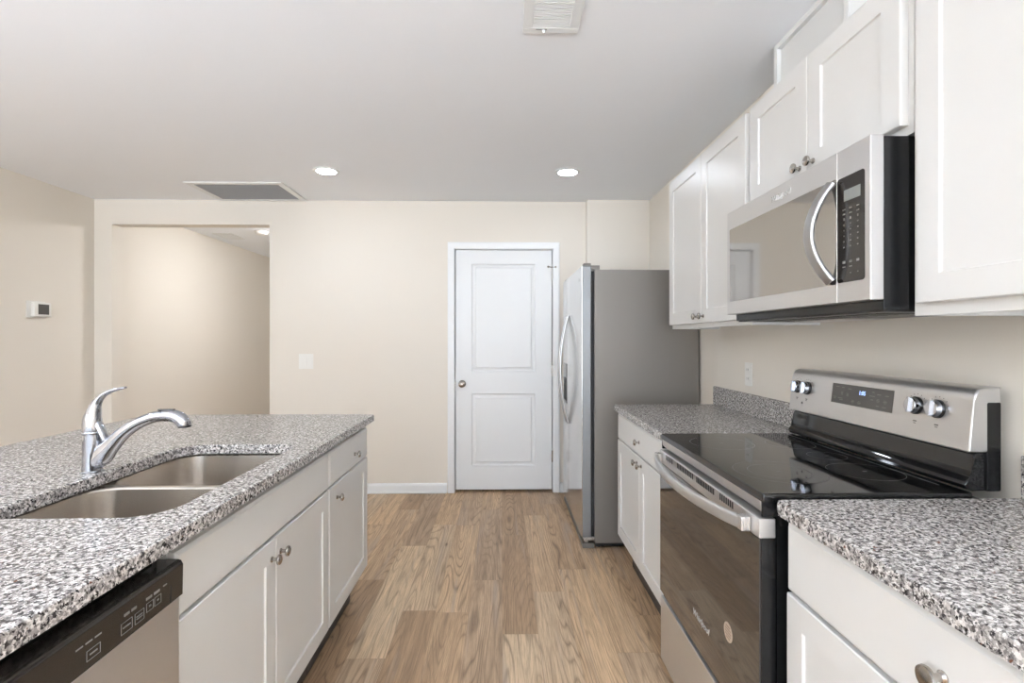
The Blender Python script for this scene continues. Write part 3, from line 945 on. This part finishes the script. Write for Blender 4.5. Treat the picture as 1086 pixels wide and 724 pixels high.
fridge_handle(SPL + 0.045, fz)
t = bx(0.4855, 0.4879, 3.835, 4.005, 0.80, 1.10, 0.001)
dsp = obj('dispenser', t, 'bglass', fz)
obj('dispenser_recess', bx(0.4845, 0.4854, 3.850, 3.990, 0.82, 0.99), 'dark', fz)
obj('emblem', lathe(B(), [(0.012, 0.0), (0.012, 0.0008), (0.0, 0.001)], (0.4879, 3.225, 1.66), (-1, 0, 0), 24), 'logo', fd)
obj('kick_grille', bx(0.575, 0.60, FY0 + 0.006, FY1 - 0.006, 0.012, 0.0345), 'bplastic', rf)
t = bx(0.500, 0.545, FY0 + 0.004, FY0 + 0.06, 1.7365, 1.752, 0.003); box(t, 0.545, 0.60, FY0 + 0.01, FY0 + 0.05, 1.7125, 1.740, 0.003)
obj('hinge_cover', t, 'case', rf, True)
t = bx(0.500, 0.545, FY1 - 0.06, FY1 - 0.004, 1.7365, 1.752, 0.003); box(t, 0.545, 0.60, FY1 - 0.05, FY1 - 0.01, 1.7125, 1.740, 0.003)
obj('hinge_cover', t, 'case', rf, True)
t = bx(0.500, 0.575, FY0 + 0.002, FY0 + 0.05, 0.052, 0.070, 0.003)
lathe(t, [(0.012, 0), (0.012, 0.016)], (0.520, FY0 + 0.022, 0.036), (0, 0, 1), 16)
obj('lower_hinge', t, 'steelZ', rf, True)
t = bx(0.494, 0.565, FY0 + 0.004, FY1 - 0.004, 0.004, 0.034, 0.003)
obj('base_grille', t, 'case', rf, True)

# ------------------------------------------------------------------ wall cabinets
UF = 0.940
def wall_cabinet(label, y0, y1, z0, z1, doors):
    r = thing('wall_cabinet', label, 'cabinet', ((UF + XR) / 2, (y0 + y1) / 2, z0))
    ff = UF + 0.0205
    t = B()
    box(t, ff, 1.2235, y0, y0 + 0.014, z0, z1)
    box(t, ff, 1.2235, y1 - 0.014, y1, z0, z1)
    box(t, ff, 1.2235, y0 + 0.014, y1 - 0.014, z1 - 0.014, z1)
    box(t, ff + 0.02, 1.2235, y0 + 0.014, y1 - 0.014, z0 + 0.014, z0 + 0.028)
    box(t, 1.212, 1.2235, y0 + 0.014, y1 - 0.014, z0 + 0.028, z1 - 0.014)
    obj('carcass', t, 'cab', r)
    t = B()
    box(t, ff, ff + 0.019, y0 + 0.0141, y1 - 0.0141, z0, z0 + 0.040)
    box(t, ff, ff + 0.019, y0 + 0.0141, y1 - 0.0141, z1 - 0.045, z1 - 0.0141)
    for a in (y0 + 0.0141, y1 - 0.045):
        box(t, ff, ff + 0.019, a, a + 0.0309, z0 + 0.0401, z1 - 0.0451)
    obj('face_frame', t, 'cab', r)
    for (a, b, c, d, ky, kz) in doors:
        o = obj('door', shaker(UF, -1, a, b, c, d, rail=0.062), 'cab', r)
        if ky: knob(UF, -1, ky, kz, o)
    return r
wall_cabinet('white two-door wall cabinet on the far side of the microwave, next to the refrigerator', 1.934, 2.850, 1.342, 2.165,
             ((2.3935, 2.847, 1.363, 2.161, 2.432, 1.395), (1.950, 2.3895, 1.363, 2.161, 2.360, 1.395)))
wall_cabinet('short white two-door wall cabinet directly above the microwave', 1.168, 1.932, 1.770, 2.165,
             ((1.554, 1.916, 1.792, 2.161, 1.590, 1.826), (1.184, 1.550, 1.792, 2.161, 1.520, 1.826)))
wall_cabinet('tall white wall cabinet on the near side of the microwave', 0.30, 1.166, 1.342, 2.165,
             ((0.735, 1.140, 1.369, 2.161, None, 0), (0.315, 0.731, 1.369, 2.161, None, 0)))

# boxed duct cover between the short cabinet and the ceiling
dc = thing('duct_cover', 'white boxed panel with trim above the cabinet over the microwave, up to the ceiling', 'duct cover', (1.15, 1.78, 2.1655))
obj('box', bx(1.090, 1.224, 1.560, 1.985, 2.166, 2.4395), 'cab', dc)
obj('trim_strip', bx(1.072, 1.0898, 1.965, 1.990, 2.166, 2.4395, 0.002), 'cab', dc)
obj('trim_strip', bx(1.072, 1.0898, 1.556, 1.580, 2.166, 2.4395, 0.002), 'cab', dc)
obj('trim_strip', bx(1.072, 1.0898, 1.5801, 1.9649, 2.417, 2.4395, 0.002), 'cab', dc)

# ------------------------------------------------------------------ microwave
MF = 0.860
MY0, MY1, MZ0, MZ1 = 1.172, 1.929, 1.380, 1.766
mw = thing('microwave', 'stainless steel over-the-range microwave hung under the short wall cabinet', 'microwave', (1.0, (MY0 + MY1) / 2, 1.353))
obj('body', bx(0.893, 1.222, MY0 + 0.003, MY1 - 0.003, 1.356, MZ1 - 0.001, 0.003), 'black', mw, True)
# underside: dark grille and lamp panel
t = bx(0.900, 1.215, MY0 + 0.010, MY1 - 0.010, 1.352, 1.3559)
for q in range(18):
    y = MY0 + 0.06 + q * 0.036
    box(t, 0.93, 1.03, y, y + 0.018, 1.350, 1.3519)
obj('vent_grille', t, 'bplastic', mw)
obj('grease_filter', bx(1.06, 1.19, 1.55, 1.88, 1.3485, 1.3518, 0.001), 'steelY', mw)
# door: stainless frame round a mirrored window
SPY = 1.290
md = obj('door', bx(MF, 0.892, SPY + 0.001, MY1, MZ0, MZ1, 0.002, 3), 'steelY', mw, True)
def glasspane(x0, x1, y0, y1, z0, z1, r):
    t = B()
    a = [t.verts.new((x1, y, z)) for y, z in rrect(y0, y1, z0, z1, r, 6)]
    b = [t.verts.new((x0, y, z)) for y, z in rrect(y0, y1, z0, z1, r, 6)]
    n = len(a)
    for q in range(n): t.faces.new((a[q], a[(q + 1) % n], b[(q + 1) % n], b[q]))
    t.faces.new(b); t.faces.new(a[::-1])
    return t
obj('window', glasspane(MF - 0.0012, MF - 0.0001, SPY + 0.003, 1.905, 1.428, 1.699, 0.006), 'mwglass', md)
pts = []
for q in range(11):
    u = q / 10
    pts.append((MF - 0.008 - 0.040 * math.sin(PI * u) ** 0.8, 1.302 + 0.030 * math.sin(PI * u), 1.690 - u * 0.255, 0.0185, 0.0085))
obj('handle', sweep(B(), pts, 18, (0, 1, 0), 4, 0.7), 'handle', md, True)
obj('logo', text_bm('Whirlpool', 0.026, (MF - 0.0006, 1.612, 1.722), -1, 0.25), 'logo', md)
mp_ = obj('control_frame', bx(MF, 0.892, MY0, SPY - 0.001, MZ0, MZ1, 0.002, 3), 'steelY', mw, True)
cp = obj('control_panel', glasspane(MF - 0.0012, MF - 0.0001, 1.190, SPY - 0.002, 1.430, 1.694, 0.008), 'console', mw)
obj('lcd', bx(MF - 0.0018, MF - 0.0013, 1.203, 1.262, 1.632, 1.660), 'lcd', cp)
rr = random.Random(3)
for j_, z in enumerate((1.612, 1.600, 1.588, 1.574, 1.560, 1.546, 1.532, 1.518, 1.480, 1.468, 1.452)):
    for y in (1.262, 1.238, 1.212):
        if j_ >= 8 and rr.random() < 0.2: continue
        w = 0.010 if j_ in (0, 1, 8, 9) else 0.004
        h = 0.003 if j_ in (2, 8) else 0.0014
        obj('key_mark', bx(MF - 0.0018, MF - 0.0013, y - w / 2, y + w / 2, z - h, z + h), 'mark', cp)

# ------------------------------------------------------------------ wall plates
sw = thing('light_switch', 'white double rocker light switch plate on the beige back wall', 'light switch', (-1.632, D - 0.004, 1.036))
obj('plate', bx(-1.692, -1.572, D - 0.006, D - 0.0003, 1.038, 1.162, 0.0025), 'plastic', sw, True)
for x in (-1.655, -1.609):
    t = bx(x - 0.0165, x + 0.0165, D - 0.0105, D - 0.0061, 1.067, 1.133, 0.002)
    obj('rocker', t, 'plastic', sw, True)
ol = thing('power_outlet', 'white duplex outlet on the right wall above the granite backsplash', 'outlet', (XR - 0.003, 2.50, 1.052))
obj('plate', bx(XR - 0.006, XR - 0.0003, 2.465, 2.535, 1.055, 1.170, 0.0025), 'plastic', ol, True)
for z in (1.090, 1.135):
    s_ = obj('socket', bx(XR - 0.0085, XR - 0.0061, 2.485, 2.515, z - 0.014, z + 0.014, 0.002), 'plastic', ol, True)
    for y in (2.492, 2.5065):
        obj('slot', bx(XR - 0.0092, XR - 0.0086, y, y + 0.0015, z - 0.004, z + 0.006), 'dark', s_)
th = thing('thermostat', 'small white thermostat with a grey screen on the left wall', 'thermostat', (XL + 0.01, 3.77, 1.44))
obj('wall_plate', bx(XL + 0.0003, XL + 0.006, 3.665, 3.815, 1.440, 1.560, 0.002), 'plastic', th, True)
tb = obj('body', bx(XL + 0.0061, XL + 0.034, 3.695, 3.835, 1.448, 1.552, 0.006, 3), 'plastic', th, True)
obj('screen', bx(XL + 0.0341, XL + 0.0350, 3.725, 3.812, 1.464, 1.538), 'display', tb)

# ------------------------------------------------------------------ ceiling fittings
gl = thing('return_grille', 'large white return air grille with grey filter in the ceiling near the back wall', 'vent', (-1.975, 4.02, ZC))
gx0, gx1, gy0, gy1 = -2.335, -1.620, 3.770, 4.262
t = B()
for (a, b, c, d) in ((gx0, gx1, gy0, gy0 + 0.045), (gx0, gx1, gy1 - 0.045, gy1), (gx0, gx0 + 0.045, gy0 + 0.045, gy1 - 0.045), (gx1 - 0.045, gx1, gy0 + 0.045, gy1 - 0.045)):
    box(t, a, b, c, d, ZC - 0.010, ZC - 0.0005, 0.002)
obj('frame', t, 'vent', gl)
obj('filter', bx(gx0 + 0.045, gx1 - 0.045, gy0 + 0.045, gy1 - 0.045, ZC - 0.002, ZC - 0.0005), 'filter', gl)
t = B()
n = 40
for q in range(n):
    y = gy0 + 0.05 + q * (gy1 - gy0 - 0.10) / (n - 1)
    box(t, gx0 + 0.045, gx1 - 0.045, y - 0.0012, y + 0.0012, ZC - 0.008, ZC - 0.0022)
obj('louvres', t, 'filter', gl)

vt = thing('ceiling_vent', 'small white louvred supply vent in the kitchen ceiling above the aisle', 'vent', (0.178, 1.80, ZC))
vx0, vx1, vy0, vy1 = 0.076, 0.282, 1.60, 1.905
t = B()
for (a, b, c, d) in ((vx0, vx1, vy0, vy0 + 0.035), (vx0, vx1, vy1 - 0.035, vy1), (vx0, vx0 + 0.036, vy0 + 0.035, vy1 - 0.035), (vx1 - 0.036, vx1, vy0 + 0.035, vy1 - 0.035)):
    box(t, a, b, c, d, ZC - 0.008, ZC - 0.0005, 0.002)
obj('frame', t, 'vent', vt)
obj('duct_back', bx(vx0 + 0.036, vx1 - 0.036, vy0 + 0.035, vy1 - 0.035, ZC - 0.0015, ZC - 0.0005), 'filter', vt)
t = B()
for q in range(20):
    y = vy0 + 0.041 + q * (vy1 - vy0 - 0.082) / 19
    box(t, vx0 + 0.036, vx1 - 0.036, y - 0.0045, y + 0.0045, ZC - 0.007, ZC - 0.004, 0.0012)
obj('louvres', t, 'vent', vt)
t = bx(0.150, 0.158, vy1 - 0.026, vy1 - 0.016, ZC - 0.020, ZC - 0.0081, 0.001)
obj('damper_lever', t, 'vent', vt)
obj('damper_slot', bx(0.125, 0.165, vy1 - 0.028, vy1 - 0.025, ZC - 0.0088, ZC - 0.0081), 'dark', vt)

def downlight(label, x, y):
    r = thing('recessed_light', label, 'ceiling light', (x, y, ZC), 'recessed ceiling lights')
    t = lathe(B(), [(0.088, 0.0005), (0.087, 0.004), (0.076, 0.008), (0.066, 0.008), (0.064, 0.004), (0.064, 0.0005)], (x, y, ZC), (0, 0, -1), 48)
    obj('trim_ring', t, 'vent', r, True)
    obj('lens', lathe(B(), [(0.0638, 0.0006), (0.0638, 0.0052), (0.045, 0.0062), (0.0, 0.0066)], (x, y, ZC), (0, 0, -1), 40), 'lamp', r, True)
    return r
lt = downlight('lit recessed ceiling light beside the large grey return air grille', -1.206, 3.513)
downlight('lit recessed ceiling light in front of the white door and refrigerator', 0.451, 3.503)
downlight('added unseen recessed ceiling light above the near end of the island', -1.206, -0.10)  # this and the next five are added out of view for brightness
downlight('added unseen recessed ceiling light above the near end of the range side worktop', 0.30, -0.10)
downlight('added unseen recessed ceiling light behind the camera, nearest the middle of the room', -1.206, -2.20)
downlight('added unseen recessed ceiling light behind the camera, nearest the right wall', 0.30, -2.20)
downlight('added unseen recessed ceiling light over the floor left of the island', -2.50, 1.30)
downlight('added unseen recessed ceiling light behind the camera, nearest the left wall', -2.50, -2.20)
hl = thing('added_hallway_light', 'added dome light to brighten the hallway, hidden behind the wall beside the opening', 'ceiling light', (-2.02, 5.25, ZC))  # dome light added out of sight to light the hall
obj('base', lathe(B(), [(0.150, 0.0005), (0.150, 0.018), (0.0, 0.018)], (-2.02, 5.25, ZC), (0, 0, -1), 40), 'vent', hl, True)
obj('dome', lathe(B(), [(0.140, 0.0182), (0.132, 0.045), (0.100, 0.072), (0.050, 0.086), (0.0, 0.090)], (-2.02, 5.25, ZC), (0, 0, -1), 40), 'dome', hl, True)

hv = thing('hallway_vent', 'white supply vent in the hallway ceiling beyond the opening', 'vent', (-3.07, 5.75, ZC))
t = B()
for (a, b, c, d) in ((-3.16, -2.96, 5.60, 5.63), (-3.16, -2.96, 5.89, 5.92), (-3.16, -3.13, 5.63, 5.89), (-2.99, -2.96, 5.63, 5.89)):
    box(t, a, b, c, d, ZC - 0.009, ZC - 0.0005, 0.002)
obj('frame', t, 'vent', hv)
t = B()
for q in range(12):
    y = 5.64 + q * 0.0218
    box(t, -3.13, -2.99, y - 0.007, y + 0.007, ZC - 0.008, ZC - 0.004)
obj('louvres', t, 'vent', hv)
sd_ = thing('smoke_detector', 'round white smoke detector on the hallway ceiling beyond the opening', 'smoke detector', (-2.585, 5.52, ZC))
obj('base', lathe(B(), [(0.070, 0.0005), (0.070, 0.012), (0.0, 0.012)], (-2.585, 5.52, ZC), (0, 0, -1), 36), 'plastic', sd_, True)
obj('cover', lathe(B(), [(0.064, 0.0121), (0.060, 0.030), (0.045, 0.038), (0.0, 0.039)], (-2.585, 5.52, ZC), (0, 0, -1), 36), 'plastic', sd_, True)

# floor lamps added unseen behind the camera only to brighten the ceiling
def uplight(label, x, y):
    r = thing('added_uplight', label, 'added floor lamp', (x, y, 0), 'added ceiling uplights')
    obj('base', lathe(B(), [(0.0, 0.0), (0.135, 0.0), (0.135, 0.012), (0.10, 0.022), (0.018, 0.030)], (x, y, 0.0005), (0, 0, 1), 36), 'nickel', r, True)
    obj('pole', lathe(B(), [(0.012, 0.030), (0.012, 1.545)], (x, y, 0.0005), (0, 0, 1), 20), 'nickel', r, True)
    obj('lamp_shade', lathe(B(), [(0.0, 1.546), (0.05, 1.548), (0.14, 1.590), (0.185, 1.650), (0.181, 1.651), (0.136, 1.600), (0.05, 1.560), (0.0, 1.558)], (x, y, 0.0005), (0, 0, 1), 40), 'vent', r, True)
    obj('lamp', lathe(B(), [(0.0, 1.618), (0.148, 1.618), (0.148, 1.622), (0.0, 1.624)], (x, y, 0.0005), (0, 0, 1), 40), 'fill_bulb', r, True)
uplight('added uplight floor lamp behind the camera to brighten the ceiling, nearest the left wall', -2.4, -1.1)
uplight('added uplight floor lamp behind the camera to brighten the ceiling, nearest the right wall', 0.55, -2.0)
